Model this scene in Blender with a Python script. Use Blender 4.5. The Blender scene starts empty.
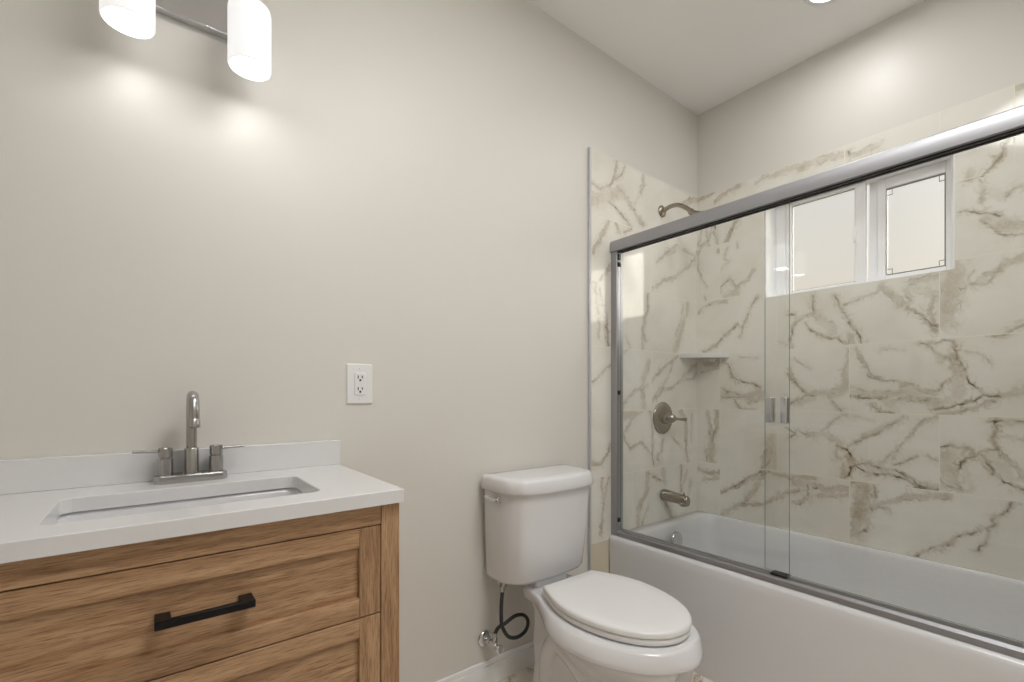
import bpy, bmesh, math
import numpy as np
from mathutils import Vector, Matrix, noise

PI = math.pi
C = bpy.context.scene.collection

# ------------------------------------------------------------------ camera
cam_d = bpy.data.cameras.new('camera')
cam = bpy.data.objects.new('camera', cam_d)
C.objects.link(cam)
CAM_Y, CAM_Z = -1.40, 1.0647
cam.location = (0.0, CAM_Y, CAM_Z)
cam.rotation_euler = (PI / 2, 0, -math.radians(37.774))
cam_d.sensor_width = 36.0
cam_d.lens = 463.9 / 1024 * 36.0
cam_d.shift_y = 52.54 / 1024
cam_d.clip_start = 0.02
bpy.context.scene.camera = cam

# ------------------------------------------------------------------ world (sky seen only through the frosted window)
W = bpy.data.worlds.new('sky')
bpy.context.scene.world = W
W.use_nodes = True
wn = W.node_tree
wn.nodes.clear()
w_out = wn.nodes.new('ShaderNodeOutputWorld')
w_bg = wn.nodes.new('ShaderNodeBackground')
# hazy day: pale blue overhead, cream towards the horizon, a bright veiled sun off to one side
w_tc = wn.nodes.new('ShaderNodeTexCoord')
w_sep = wn.nodes.new('ShaderNodeSeparateXYZ')
wn.links.new(w_tc.outputs['Generated'], w_sep.inputs[0])
w_ramp = wn.nodes.new('ShaderNodeValToRGB')
cr = w_ramp.color_ramp
for p_, c_ in ((0.30, (0.95, 0.915, 0.85, 1)), (0.55, (0.80, 0.85, 0.94, 1))):
    e_ = cr.elements.new(p_); e_.color = c_
cr.elements[0].color = (0.95, 0.84, 0.66, 1); cr.elements[-1].color = (0.55, 0.68, 0.92, 1)
wn.links.new(w_sep.outputs[2], w_ramp.inputs[0])
w_dot = wn.nodes.new('ShaderNodeVectorMath'); w_dot.operation = 'DOT_PRODUCT'
w_dot.inputs[1].default_value = Vector((0.76, -0.60, 0.25)).normalized()
wn.links.new(w_tc.outputs['Generated'], w_dot.inputs[0])
w_max = wn.nodes.new('ShaderNodeMath'); w_max.operation = 'MAXIMUM'; w_max.inputs[1].default_value = 0.0
wn.links.new(w_dot.outputs['Value'], w_max.inputs[0])
w_pow = wn.nodes.new('ShaderNodeMath'); w_pow.operation = 'POWER'; w_pow.inputs[1].default_value = 14.0
wn.links.new(w_max.outputs[0], w_pow.inputs[0])
w_str = wn.nodes.new('ShaderNodeMath'); w_str.operation = 'MULTIPLY_ADD'; w_str.inputs[1].default_value = 14.0; w_str.inputs[2].default_value = 0.84
wn.links.new(w_pow.outputs[0], w_str.inputs[0])
wn.links.new(w_ramp.outputs[0], w_bg.inputs[0])
wn.links.new(w_str.outputs[0], w_bg.inputs[1])
wn.links.new(w_bg.outputs[0], w_out.inputs[0])

# ------------------------------------------------------------------ exposure
vs = bpy.context.scene.view_settings
vs.view_transform = 'Standard'
vs.look = 'None'
vs.gamma = 1.0
vs.use_curve_mapping = False
vs.exposure = 0.0
cy = bpy.context.scene.cycles
cy.max_bounces = 14
cy.diffuse_bounces = 8
cy.glossy_bounces = 5
cy.transmission_bounces = 8
cy.transparent_max_bounces = 16
cy.sample_clamp_indirect = 6.0
cy.caustics_reflective = False

CEIL = 2.604
XR = 2.383            # wall behind the tub (window wall)
XL, YF = -1.35, -2.75  # rest of the room behind the camera

# tub downlight, then an unseen wide disc added for fill: (x, y, watts, metres across)
LAMPS = [(2.025, -0.750, 2.1, 0.13), (0.85, -1.32, 13.0, 0.80)]
FILL_GLOBE = (0.55, -2.05, CEIL - 0.26, 0.15)      # unseen opal globe added for fill: x, y, z, radius
for lx, ly, lw, lsz in LAMPS:
    ld = bpy.data.lights.new('ceiling_lamp', 'AREA')
    ld.shape = 'DISK'
    ld.size = lsz
    ld.energy = lw
    ld.color = (1.0, 0.998, 0.996)
    lo = bpy.data.objects.new('ceiling_lamp', ld)
    lo.location = (lx, ly, CEIL - 0.030)
    C.objects.link(lo)

# ------------------------------------------------------------------ material helpers
def srgb(r, g, b):
    f = lambda c: (c / 255 / 12.92) if c / 255 <= 0.04045 else ((c / 255 + 0.055) / 1.055) ** 2.4
    return (f(r), f(g), f(b), 1.0)

def new_mat(name):
    m = bpy.data.materials.new(name)
    m.use_nodes = True
    nt = m.node_tree
    nt.nodes.clear()
    out = nt.nodes.new('ShaderNodeOutputMaterial')
    return m, nt, out

class NT:
    """small node helper"""
    def __init__(self, nt): self.nt = nt
    def n(self, t, **kw):
        nd = self.nt.nodes.new(t)
        for k, v in kw.items():
            if k.startswith('i_'):
                nd.inputs[k[2:].replace('_', ' ')].default_value = v
            else:
                setattr(nd, k, v)
        return nd
    def l(self, a, b): self.nt.links.new(a, b)
    def math(self, op, a, b=None, c=None, clamp=False):
        nd = self.nt.nodes.new('ShaderNodeMath'); nd.operation = op; nd.use_clamp = clamp
        for i, v in enumerate((a, b, c)):
            if v is None: continue
            if isinstance(v, (int, float)): nd.inputs[i].default_value = v
            else: self.l(v, nd.inputs[i])
        return nd.outputs[0]
    def mix(self, f, a, b, blend='MIX'):
        nd = self.nt.nodes.new('ShaderNodeMix'); nd.data_type = 'RGBA'; nd.blend_type = blend
        for idx, v in ((0, f), (6, a), (7, b)):
            if isinstance(v, (int, float, tuple)): nd.inputs[idx].default_value = v
            else: self.l(v, nd.inputs[idx])
        return nd.outputs[2]
    def ramp(self, fac, stops):
        nd = self.nt.nodes.new('ShaderNodeValToRGB')
        cr = nd.color_ramp
        while len(cr.elements) < len(stops): cr.elements.new(0.5)
        for e, (p, c) in zip(cr.elements, stops): e.position = p; e.color = c
        self.l(fac, nd.inputs[0])
        return nd.outputs[0]

def bsdf(nt, out, base, rough=0.5, metal=0.0, **kw):
    p = nt.nodes.new('ShaderNodeBsdfPrincipled')
    if isinstance(base, tuple): p.inputs['Base Color'].default_value = base
    else: nt.links.new(base, p.inputs['Base Color'])
    if isinstance(rough, (int, float)): p.inputs['Roughness'].default_value = rough
    else: nt.links.new(rough, p.inputs['Roughness'])
    p.inputs['Metallic'].default_value = metal
    for k, v in kw.items(): p.inputs[k].default_value = v
    nt.links.new(p.outputs[0], out.inputs[0])
    return p

def plain(name, col, rough=0.4, metal=0.0, var=0.03, scale=6.0, bump=0.0, bscale=200.0, **kw):
    """one colour with a little procedural variation"""
    m, nt, out = new_mat(name)
    h = NT(nt)
    tc = h.n('ShaderNodeTexCoord')
    no = h.n('ShaderNodeTexNoise'); no.inputs['Scale'].default_value = scale; no.inputs['Detail'].default_value = 3
    h.l(tc.outputs['Object'], no.inputs['Vector'])
    dk = tuple(c * (1 - var) for c in col[:3]) + (1,)
    lt = tuple(min(1, c * (1 + var)) for c in col[:3]) + (1,)
    p = bsdf(nt, out, h.mix(no.outputs[0], dk, lt), rough, metal, **kw)
    if bump:
        n2 = h.n('ShaderNodeTexNoise'); n2.inputs['Scale'].default_value = bscale; n2.inputs['Detail'].default_value = 2
        h.l(tc.outputs['Object'], n2.inputs['Vector'])
        b = h.n('ShaderNodeBump'); b.inputs['Strength'].default_value = bump; b.inputs['Distance'].default_value = 0.002
        h.l(n2.outputs[0], b.inputs['Height']); h.l(b.outputs[0], p.inputs['Normal'])
    return m

def brushed(name, col, rough=0.28, axis=(1, 1, 60), amt=0.12):
    m, nt, out = new_mat(name)
    h = NT(nt)
    tc = h.n('ShaderNodeTexCoord'); mp = h.n('ShaderNodeMapping'); mp.inputs['Scale'].default_value = axis
    no = h.n('ShaderNodeTexNoise'); no.inputs['Scale'].default_value = 14; no.inputs['Detail'].default_value = 4
    h.l(tc.outputs['Object'], mp.inputs[0]); h.l(mp.outputs[0], no.inputs['Vector'])
    r = h.math('MULTIPLY_ADD', no.outputs[0], amt, rough - amt / 2)
    bsdf(nt, out, col, r, 1.0)
    return m

def wood(name, grain):
    """oak with the grain along x ('h') or z ('v')"""
    m, nt, out = new_mat(name)
    h = NT(nt)
    tc = h.n('ShaderNodeTexCoord'); oi = h.n('ShaderNodeObjectInfo')
    mp = h.n('ShaderNodeMapping')
    mp.inputs['Scale'].default_value = (1.0, 9, 9) if grain == 'h' else (9, 9, 1.0)
    cv = h.n('ShaderNodeCombineXYZ')
    off = h.math('MULTIPLY', oi.outputs['Random'], 17.0)
    for i in range(3): h.l(off, cv.inputs[i])
    add = h.n('ShaderNodeVectorMath'); add.operation = 'ADD'
    h.l(tc.outputs['Object'], mp.inputs[0]); h.l(mp.outputs[0], add.inputs[0]); h.l(cv.outputs[0], add.inputs[1])
    big = h.n('ShaderNodeTexNoise'); big.inputs['Scale'].default_value = 2.2; big.inputs['Detail'].default_value = 6; big.inputs['Distortion'].default_value = 1.1
    h.l(add.outputs[0], big.inputs['Vector'])
    mid = h.n('ShaderNodeTexNoise'); mid.inputs['Scale'].default_value = 9.5; mid.inputs['Detail'].default_value = 8; mid.inputs['Roughness'].default_value = 0.65; mid.inputs['Distortion'].default_value = 0.4
    h.l(add.outputs[0], mid.inputs['Vector'])
    fm = h.n('ShaderNodeMapping'); fm.inputs['Scale'].default_value = (3, 60, 60) if grain == 'h' else (60, 60, 3)
    h.l(tc.outputs['Object'], fm.inputs[0])
    fine = h.n('ShaderNodeTexNoise'); fine.inputs['Scale'].default_value = 7; fine.inputs['Detail'].default_value = 5; fine.inputs['Roughness'].default_value = 0.7
    h.l(fm.outputs[0], fine.inputs['Vector'])
    wv = h.n('ShaderNodeTexWave'); wv.wave_type = 'BANDS'; wv.bands_direction = 'Z' if grain == 'h' else 'X'
    wv.inputs['Scale'].default_value = 0.9; wv.inputs['Distortion'].default_value = 9; wv.inputs['Detail'].default_value = 3; wv.inputs['Detail Scale'].default_value = 0.7
    h.l(add.outputs[0], wv.inputs['Vector'])
    c1 = h.ramp(big.outputs[0], [(0.3, srgb(160, 130, 101)), (0.5, srgb(183, 152, 120)), (0.72, srgb(200, 170, 138))])
    c2 = h.ramp(mid.outputs[0], [(0.33, srgb(190, 164, 138)), (0.48, srgb(232, 214, 192)), (0.62, srgb(250, 240, 226))])
    c = h.mix(0.6, c1, c2, 'MULTIPLY')
    c3 = h.ramp(fine.outputs[0], [(0.38, srgb(150, 126, 106)), (0.52, (1, 1, 1, 1))])
    c = h.mix(0.6, c, c3, 'MULTIPLY')
    c4 = h.ramp(wv.outputs[0], [(0.0, srgb(196, 172, 146)), (0.35, (1, 1, 1, 1))])
    c = h.mix(0.35, c, c4, 'MULTIPLY')
    p = bsdf(nt, out, c, 0.46)
    b = h.n('ShaderNodeBump'); b.inputs['Strength'].default_value = 0.25; b.inputs['Distance'].default_value = 0.001
    h.l(fine.outputs[0], b.inputs['Height']); h.l(b.outputs[0], p.inputs['Normal'])
    return m

def marble_tile(name):
    """polished tile: veins come from two mesh attributes drawn into the tiles"""
    m, nt, out = new_mat(name)
    h = NT(nt)
    tc = h.n('ShaderNodeTexCoord')
    av = h.n('ShaderNodeAttribute'); av.attribute_name = 'vein'
    ad = h.n('ShaderNodeAttribute'); ad.attribute_name = 'crack'
    n1 = h.n('ShaderNodeTexNoise'); n1.inputs['Scale'].default_value = 5; n1.inputs['Detail'].default_value = 5; n1.inputs['Distortion'].default_value = 0.8
    h.l(tc.outputs['Object'], n1.inputs['Vector'])
    n2 = h.n('ShaderNodeTexNoise'); n2.inputs['Scale'].default_value = 38; n2.inputs['Detail'].default_value = 6; n2.inputs['Roughness'].default_value = 0.7; n2.inputs['Distortion'].default_value = 1.5
    h.l(tc.outputs['Object'], n2.inputs['Vector'])
    base = h.ramp(n1.outputs[0], [(0.3, srgb(218, 215, 205)), (0.6, srgb(227, 225, 217))])
    k = h.math('MULTIPLY_ADD', n2.outputs[0], 1.3, 0.38)
    fv = h.math('MULTIPLY', av.outputs['Fac'], k, clamp=True)
    vc = h.mix(n1.outputs[0], srgb(158, 135, 98), srgb(160, 146, 120))
    c = h.mix(fv, base, vc)
    fd = h.math('MULTIPLY', ad.outputs['Fac'], k, clamp=True)
    c = h.mix(fd, c, srgb(70, 58, 43))
    bsdf(nt, out, c, 0.07, **{'Specular IOR Level': 0.5})
    return m

def arch_glass(name, tint):
    """clear sheet: straight-through with a Schlick reflection"""
    m, nt, out = new_mat(name)
    h = NT(nt)
    ge = h.n('ShaderNodeNewGeometry')
    dot = h.n('ShaderNodeVectorMath'); dot.operation = 'DOT_PRODUCT'
    h.l(ge.outputs['Incoming'], dot.inputs[0]); h.l(ge.outputs['Normal'], dot.inputs[1])
    c = h.math('ABSOLUTE', dot.outputs['Value'])
    f = h.math('MULTIPLY_ADD', h.math('POWER', h.math('SUBTRACT', 1.0, c), 5.0), 0.96, 0.04, clamp=True)
    tr = h.n('ShaderNodeBsdfTransparent'); tr.inputs[0].default_value = tint
    gl = h.n('ShaderNodeBsdfGlossy'); gl.inputs['Roughness'].default_value = 0.0
    mx = h.n('ShaderNodeMixShader')
    h.l(f, mx.inputs[0]); h.l(tr.outputs[0], mx.inputs[1]); h.l(gl.outputs[0], mx.inputs[2])
    h.l(mx.outputs[0], out.inputs[0])
    return m

def emit(name, col, strength, base=(0.9, 0.9, 0.88, 1)):
    m, nt, out = new_mat(name)
    p = bsdf(nt, out, base, 0.25)
    p.inputs['Emission Color'].default_value = col
    p.inputs['Emission Strength'].default_value = strength
    return m

def floor_mat(name):
    m, nt, out = new_mat(name)
    h = NT(nt)
    tc = h.n('ShaderNodeTexCoord')
    no = h.n('ShaderNodeTexNoise'); no.inputs['Scale'].default_value = 3.2; no.inputs['Detail'].default_value = 7; no.inputs['Distortion'].default_value = 2.2
    h.l(tc.outputs['Object'], no.inputs['Vector'])
    d = h.math('ABSOLUTE', h.math('SUBTRACT', no.outputs[0], 0.5))
    c = h.ramp(d, [(0.0, srgb(170, 156, 140)), (0.015, srgb(200, 190, 176)), (0.05, srgb(226, 219, 208))])
    br = h.n('ShaderNodeTexBrick'); br.offset = 0.5
    br.inputs['Scale'].default_value = 1.0; br.inputs['Brick Width'].default_value = 0.6; br.inputs['Row Height'].default_value = 0.3
    br.inputs['Mortar Size'].default_value = 0.0018; br.inputs['Color1'].default_value = (0, 0, 0, 1); br.inputs['Color2'].default_value = (0, 0, 0, 1); br.inputs['Mortar'].default_value = (1, 1, 1, 1)
    h.l(tc.outputs['Object'], br.inputs['Vector'])
    c = h.mix(br.outputs['Fac'], c, srgb(178, 172, 164))
    bsdf(nt, out, c, 0.12)
    return m

M = dict(
    paint=plain('warm_grey_paint', srgb(213, 210, 204), 0.42, var=0.012, scale=1.5, bump=0.06, bscale=260),
    ceil=plain('white_ceiling_paint', srgb(244, 244, 244), 0.7, var=0.01, scale=1.5),
    trimw=plain('white_gloss_trim', srgb(232, 233, 234), 0.3, var=0.01),
    floor=floor_mat('marble_floor_tile'),
    tile=marble_tile('marble_wall_tile'),
    grout=plain('pale_grout', srgb(228, 222, 206), 0.8),
    quartz=plain('white_quartz', srgb(216, 216, 217), 0.16, var=0.012, scale=60),
    ceramic=plain('white_ceramic', srgb(217, 217, 219), 0.1, var=0.006, **{'Coat Weight': 0.3}),
    plastic=plain('white_plastic', srgb(228, 228, 228), 0.22, var=0.006),
    acrylic=plain('white_acrylic', srgb(212, 212, 214), 0.13, var=0.006),
    vinyl=plain('white_vinyl', srgb(242, 242, 243), 0.32, var=0.01),
    wood_h=wood('oak_grain_across', 'h'),
    wood_v=wood('oak_grain_upright', 'v'),
    dark=plain('shadow_gap_board', srgb(60, 44, 32), 0.8),
    black=plain('matt_black_metal', srgb(26, 26, 28), 0.38, 0.6, bump=0.05),
    rubber=plain('black_rubber', srgb(22, 22, 24), 0.5),
    nickel=brushed('brushed_nickel', srgb(178, 177, 175), 0.20, amt=0.04),
    nickel_warm=brushed('warm_brushed_nickel', srgb(164, 156, 144), 0.24),
    chrome=plain('polished_chrome', srgb(214, 214, 216), 0.07, 1.0, var=0.0),
    alu=brushed('brushed_aluminium', srgb(176, 176, 180), 0.46, axis=(60, 1, 60), amt=0.08),
    alu_head=plain('satin_aluminium_header', srgb(172, 172, 176), 0.56, 1.0, var=0.02),
    satin=plain('satin_silver_strip', srgb(196, 196, 198), 0.5, 0.6, var=0.02),
    alu_dark=brushed('dull_aluminium', srgb(168, 168, 172), 0.38, axis=(60, 1, 60), amt=0.08),
    glass=arch_glass('clear_shower_glass', (0.988, 0.993, 0.989, 1)),
    glass_edge=plain('polished_glass_edge', srgb(120, 128, 124), 0.2),
    shade=emit('lit_opal_glass', (1.0, 0.995, 0.985, 1), 0.72, (0.42, 0.42, 0.42, 1)),
    bulb=emit('lit_diffuser', (1.0, 0.985, 0.97, 1), 16.0),
    globe=emit('fill_globe_glow', (1.0, 0.998, 0.996, 1), 12.5),
    led=emit('lit_led_lens', (1.0, 0.975, 0.94, 1), 6.0),
    slot=plain('dark_slot', srgb(40, 38, 36), 0.6),
)
def braid():
    m, nt, out = new_mat('black_braided_hose')
    h = NT(nt); tc = h.n('ShaderNodeTexCoord')
    ck = h.n('ShaderNodeTexVoronoi'); ck.inputs['Scale'].default_value = 420
    h.l(tc.outputs['Object'], ck.inputs['Vector'])
    p = bsdf(nt, out, h.ramp(ck.outputs[0], [(0.1, srgb(20, 20, 22)), (0.6, srgb(52, 52, 56))]), 0.45)
    return m
M['braid'] = braid()
def frosted():
    m, nt, out = new_mat('frosted_window_glass')
    h = NT(nt); tc = h.n('ShaderNodeTexCoord')
    no = h.n('ShaderNodeTexNoise'); no.inputs['Scale'].default_value = 90; no.inputs['Detail'].default_value = 3
    h.l(tc.outputs['Object'], no.inputs['Vector'])
    p = bsdf(nt, out, (0.97, 0.97, 0.96, 1), h.math('MULTIPLY_ADD', no.outputs[0], 0.08, 0.30), **{'Transmission Weight': 1.0, 'IOR': 1.25})
    return m
M['frost'] = frosted()

# ------------------------------------------------------------------ mesh helpers
class MB:
    """collects shapes into one mesh object"""
    def __init__(self): self.bm = bmesh.new(); self.mi = 0
    def _flag(self, faces, smooth=False):
        for f in faces: f.material_index = self.mi; f.smooth = smooth
    def box(self, x0, x1, y0, y1, z0, z1, bev=0.0, seg=2):
        bm = self.bm
        v = [bm.verts.new(p) for p in ((x0,y0,z0),(x1,y0,z0),(x1,y1,z0),(x0,y1,z0),(x0,y0,z1),(x1,y0,z1),(x1,y1,z1),(x0,y1,z1))]
        fs = [bm.faces.new([v[i] for i in q]) for q in ((0,3,2,1),(4,5,6,7),(0,1,5,4),(1,2,6,5),(2,3,7,6),(3,0,4,7))]
        self._flag(fs)
        if bev:
            es = {e for f in fs for e in f.edges}
            r = bmesh.ops.bevel(bm, geom=list(es), offset=bev, segments=seg, affect='EDGES', profile=0.5)
            self._flag(r['faces'], True)
        return self
    def loft(self, rings, caps=(True, True), smooth=True, closed=True):
        """rings: lists of points with the same count"""
        bm = self.bm
        R = [[bm.verts.new(p) for p in r] for r in rings]
        n = len(R[0]); fs = []
        for a, b in zip(R, R[1:]):
            for i in range(n if closed else n - 1):
                j = (i + 1) % n
                fs.append(bm.faces.new((a[i], a[j], b[j], b[i])))
        self._flag(fs, smooth)
        cf = []
        if caps[0]: cf.append(bm.faces.new(R[0][::-1]))
        if caps[1]: cf.append(bm.faces.new(R[-1]))
        self._flag(cf, False)
        return self
    def lathe(self, prof, org=(0, 0, 0), axis=(0, 0, 1), n=32, caps=(True, True)):
        """prof: (radius, height) pairs along axis"""
        ax = Vector(axis).normalized()
        q = Vector((0, 0, 1)).rotation_difference(ax).to_matrix()
        o = Vector(org)
        rings = [[o + q @ Vector((r * math.cos(2*PI*i/n), r * math.sin(2*PI*i/n), hgt)) for i in range(n)] for r, hgt in prof]
        return self.loft(rings, caps)
    def cyl(self, a, b, r, n=24):
        a, b = Vector(a), Vector(b)
        L = (b - a).length; c = min(r * 0.15, L * 0.2)
        return self.lathe([(r - c, 0), (r, c), (r, L - c), (r - c, L)], a, b - a, n)
    def tube(self, pts, r, n=14, res=8, caps=True):
        """smooth tube through points; r is one radius or one per point"""
        P = [Vector(p) for p in pts]
        rs = r if isinstance(r, (list, tuple)) else [r] * len(P)
        Q, RR = [], []
        for i in range(len(P) - 1):
            p0, p1, p2, p3 = P[max(i-1, 0)], P[i], P[i+1], P[min(i+2, len(P)-1)]
            for k in range(res):
                t = k / res
                Q.append(0.5 * ((2*p1) + (p2-p0)*t + (2*p0-5*p1+4*p2-p3)*t*t + (3*p1-p0-3*p2+p3)*t**3))
                RR.append(rs[i] * (1-t) + rs[i+1] * t)
        Q.append(P[-1]); RR.append(rs[-1])
        T = [(Q[min(i+1, len(Q)-1)] - Q[max(i-1, 0)]).normalized() for i in range(len(Q))]
        up = Vector((0, 0, 1)) if abs(T[0].z) < 0.9 else Vector((1, 0, 0))
        nrm = T[0].cross(up).normalized()
        rings = []
        for i, p in enumerate(Q):
            if i: nrm = (nrm - T[i] * nrm.dot(T[i])).normalized()
            bn = T[i].cross(nrm)
            rings.append([p + (nrm * math.cos(2*PI*k/n) + bn * math.sin(2*PI*k/n)) * RR[i] for k in range(n)])
        return self.loft(rings, (caps, caps))
    def build(self, name, mats, parent=None, subsurf=0, sharp=None, loc=None):
        bm = self.bm
        bmesh.ops.recalc_face_normals(bm, faces=bm.faces)
        me = bpy.data.meshes.new(name)
        bm.to_mesh(me); bm.free()
        for m in (mats if isinstance(mats, (list, tuple)) else [mats]): me.materials.append(m)
        o = bpy.data.objects.new(name, me); C.objects.link(o)
        if sharp is not None: me.set_sharp_from_angle(angle=math.radians(sharp))
        if subsurf:
            s = o.modifiers.new('subsurf', 'SUBSURF'); s.levels = subsurf; s.render_levels = subsurf
        if parent is not None:
            o.parent = parent
            o.matrix_parent_inverse = Matrix.Translation(-world_loc(parent))
        return o

def world_loc(o):
    v = Vector(o.location)
    while o.parent is not None:
        v = v + o.matrix_parent_inverse.translation + Vector(o.parent.location)
        o = o.parent
    return v

def thing(name, label, cat, loc=(0, 0, 0), group=None):
    o = bpy.data.objects.new(name, None); C.objects.link(o)
    o.empty_display_size = 0.1
    o.location = loc; o['label'] = label; o['category'] = cat
    if group: o['group'] = group
    return o
def tag(o, label, cat, group=None):
    o['label'] = label; o['category'] = cat
    if group: o['group'] = group
    return o
def struct(o): o['kind'] = 'structure'; return o

def rrect(x0, x1, y0, y1, r, z, n=6):
    """rounded rectangle ring, counter-clockwise"""
    pts = []
    for cx, cy_, a0 in ((x1-r, y1-r, 0), (x0+r, y1-r, 90), (x0+r, y0+r, 180), (x1-r, y0+r, 270)):
        for k in range(n + 1):
            a = math.radians(a0 + 90 * k / n)
            pts.append((cx + r*math.cos(a), cy_ + r*math.sin(a), z))
    return pts

# ================================================================== the room
T = 0.12
MB().box(XL-T, XR+0.24, YF-T, T, -0.1, 0.0).build('floor', M['floor'])['kind'] = 'structure'
MB().box(XL-T, XR+0.24, YF-T, T, CEIL, CEIL+0.1).build('ceiling', M['ceil'])['kind'] = 'structure'
MB().box(XL-T, XR+0.24, 0.0, T, 0, CEIL).build('wall_back', M['paint'])['kind'] = 'structure'
MB().box(XL-T, XL, YF, 0, 0, CEIL).build('wall_left', M['paint'])['kind'] = 'structure'
MB().box(XL, XR+0.24, YF-T, YF, 0, CEIL).build('wall_front', M['paint'])['kind'] = 'structure'
# window opening in the wall behind the tub
WY0, WY1, WZ0, WZ1 = -1.045, -0.363, 1.530, 2.035
XW = XR + 0.20
w = MB()
w.box(XR, XW, YF, WY0, 0, CEIL); w.box(XR, XW, WY1, 0, 0, CEIL)
w.box(XR, XW, WY0, WY1, 0, WZ0); w.box(XR, XW, WY0, WY1, WZ1, CEIL)
w.build('wall_right', M['paint'])['kind'] = 'structure'
# short wall closing the far end of the tub
MB().box(1.60, XR, -1.66, -1.54, 0, CEIL).build('wall_alcove', M['paint'])['kind'] = 'structure'
# white lining of the window opening
w = MB()
w.box(XR-0.010, XW, WY1-0.006, WY1, WZ0, WZ1); w.box(XR-0.010, XW, WY0, WY0+0.006, WZ0, WZ1)
w.box(XR-0.010, XW, WY0, WY1, WZ1-0.006, WZ1); w.box(XR-0.010, XW, WY0, WY1, WZ0, WZ0+0.006)
w.build('trim_2', M['vinyl'])['kind'] = 'structure'
# baseboard along the back wall, between vanity and tub
w = MB(); w.box(0.435, 1.53, -0.013, 0, 0, 0.072, 0.001, 1); w.box(0.435, 1.53, -0.010, 0, 0.072, 0.091, 0.003)
w.build('baseboard_back', M['trimw'])['kind'] = 'structure'
w = MB(); w.box(XL, XL+0.013, YF, -0.02, 0, 0.09, 0.002, 1); w.build('baseboard_left', M['trimw'])['kind'] = 'structure'

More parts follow.
